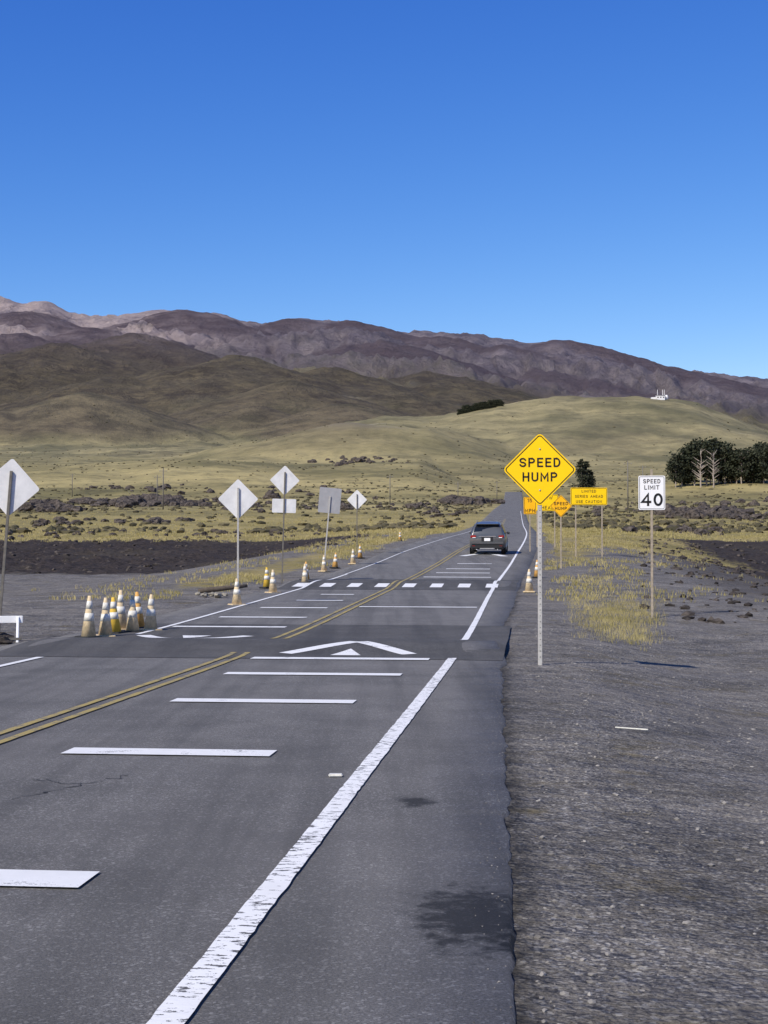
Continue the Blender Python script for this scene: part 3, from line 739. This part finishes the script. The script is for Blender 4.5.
for i in range(34):
    px=458+ i*1.35+random.uniform(-1,1); p=at(px,2560); m=random.choice(TM['gum']); s=random.uniform(9,17)/14*(1.0 if i>4 else .7); b=len(vs)
    for v in m.vertices: vs.append((p.x+v.co.x*s*1.3,p.y+v.co.y*s,p.z+v.co.z*s-3))
    for f in m.polygons: fs.append([q+b for q in f.vertices]); mi.append(f.material_index)
o=new_obj('distant_trees',vs,fs,[M['bark'],M['leaf']],midx=mi)
# ------------------------------------------------------------ hilltop buildings
p=at(661,2640); e=empty('hilltop_station',p)
wht=simple('white_wall',(.75,.74,.72),.7,.1); 
box('main_building',(0,0,3),(15,9,8),wht,e,.3); box('roof',(0,0,7.4),(16.5,10.5,.8),M['alud'],e,.1)
box('wing',(-12,2,2),(8,8,5),wht,e,.3); lathe('dome',[(3.5,0),(3.5,5),(3,7),(1.9,8.6),(.3,9)],wht,e,20,(11,3,0))
for q in (-5,4,7): box('mast',(q,0,11),(.8,.8,14),wht,e,.1)
for q in (-5,0,5): box('window',(q,-4.6,4),(2,.2,2),M['black'],e)
for px,Y,h in ((157,520,11),(163,430,12),(390,560,11),(628,430,14),(643,520,14),(72,700,11),(458,620,9),(497,700,9)):
    e=empty('utility_pole',at(px,Y)); lathe('pole',[(.2,-.5),(.14,h)],M['dark_post'],e,8); box('crossarm',(0,0,h-.8),(2.4,.14,.16),M['dark_post'],e,.02)
    for q in (-1,0,1): lathe('insulator',[(.06,0),(.05,.25)],M['galv'],e,6,(q,0,h-.7))

# ------------------------------------------------------------ light
el=42.0; sd=Vector((-.68,-.73)).normalized()
ce=math.cos(math.radians(el)); sunv=Vector((sd.x*ce,sd.y*ce,math.sin(math.radians(el))))
l=bpy.data.lights.new('sun','SUN'); l.energy=5.0; l.angle=math.radians(.5); l.color=(1,.945,.85)
lo=bpy.data.objects.new('sun',l); COL.objects.link(lo); lo.rotation_euler=sunv.to_track_quat('Z','Y').to_euler()
w=bpy.data.worlds.new('World'); scene.world=w; w.use_nodes=True; nt=w.node_tree
bg=nt.nodes['Background']; sky=nt.nodes.new('ShaderNodeTexSky'); sky.sky_type='NISHITA'; sky.sun_disc=False
sky.sun_elevation=math.radians(el); sky.sun_rotation=math.atan2(sd.x,sd.y)%(2*math.pi); sky.altitude=2000; sky.air_density=1.0; sky.dust_density=.2; sky.ozone_density=2.0
# grade the sky colour per channel (deep high-altitude blue)
sp=nt.nodes.new('ShaderNodeSeparateColor'); cb=nt.nodes.new('ShaderNodeCombineColor'); nt.links.new(sky.outputs[0],sp.inputs[0])
for i,(a,p) in enumerate(((1.75,1.85),(1.12,1.30),(1.12,.70))):
    m1=nt.nodes.new('ShaderNodeMath'); m1.operation='MULTIPLY'; m1.inputs[1].default_value=.12; nt.links.new(sp.outputs[i],m1.inputs[0])
    m2=nt.nodes.new('ShaderNodeMath'); m2.operation='POWER'; m2.inputs[1].default_value=p; nt.links.new(m1.outputs[0],m2.inputs[0])
    m3=nt.nodes.new('ShaderNodeMath'); m3.operation='MULTIPLY'; m3.inputs[1].default_value=a*10; nt.links.new(m2.outputs[0],m3.inputs[0])
    nt.links.new(m3.outputs[0],cb.inputs[i])
nt.links.new(cb.outputs[0],bg.inputs[0]); bg.inputs[1].default_value=.10
# ------------------------------------------------------------ camera
cd=bpy.data.cameras.new('camera'); cam=bpy.data.objects.new('camera',cd); COL.objects.link(cam)
cd.sensor_fit='VERTICAL'; cd.sensor_height=36; cd.lens=F/1024*36; cd.clip_end=40000; cd.clip_start=.1
cam.location=(0,0,H0); cam.rotation_euler=(math.radians(90)+math.atan(41/F),0,0)
scene.camera=cam
scene.view_settings.view_transform='Standard'; scene.view_settings.look='None'; scene.view_settings.exposure=0
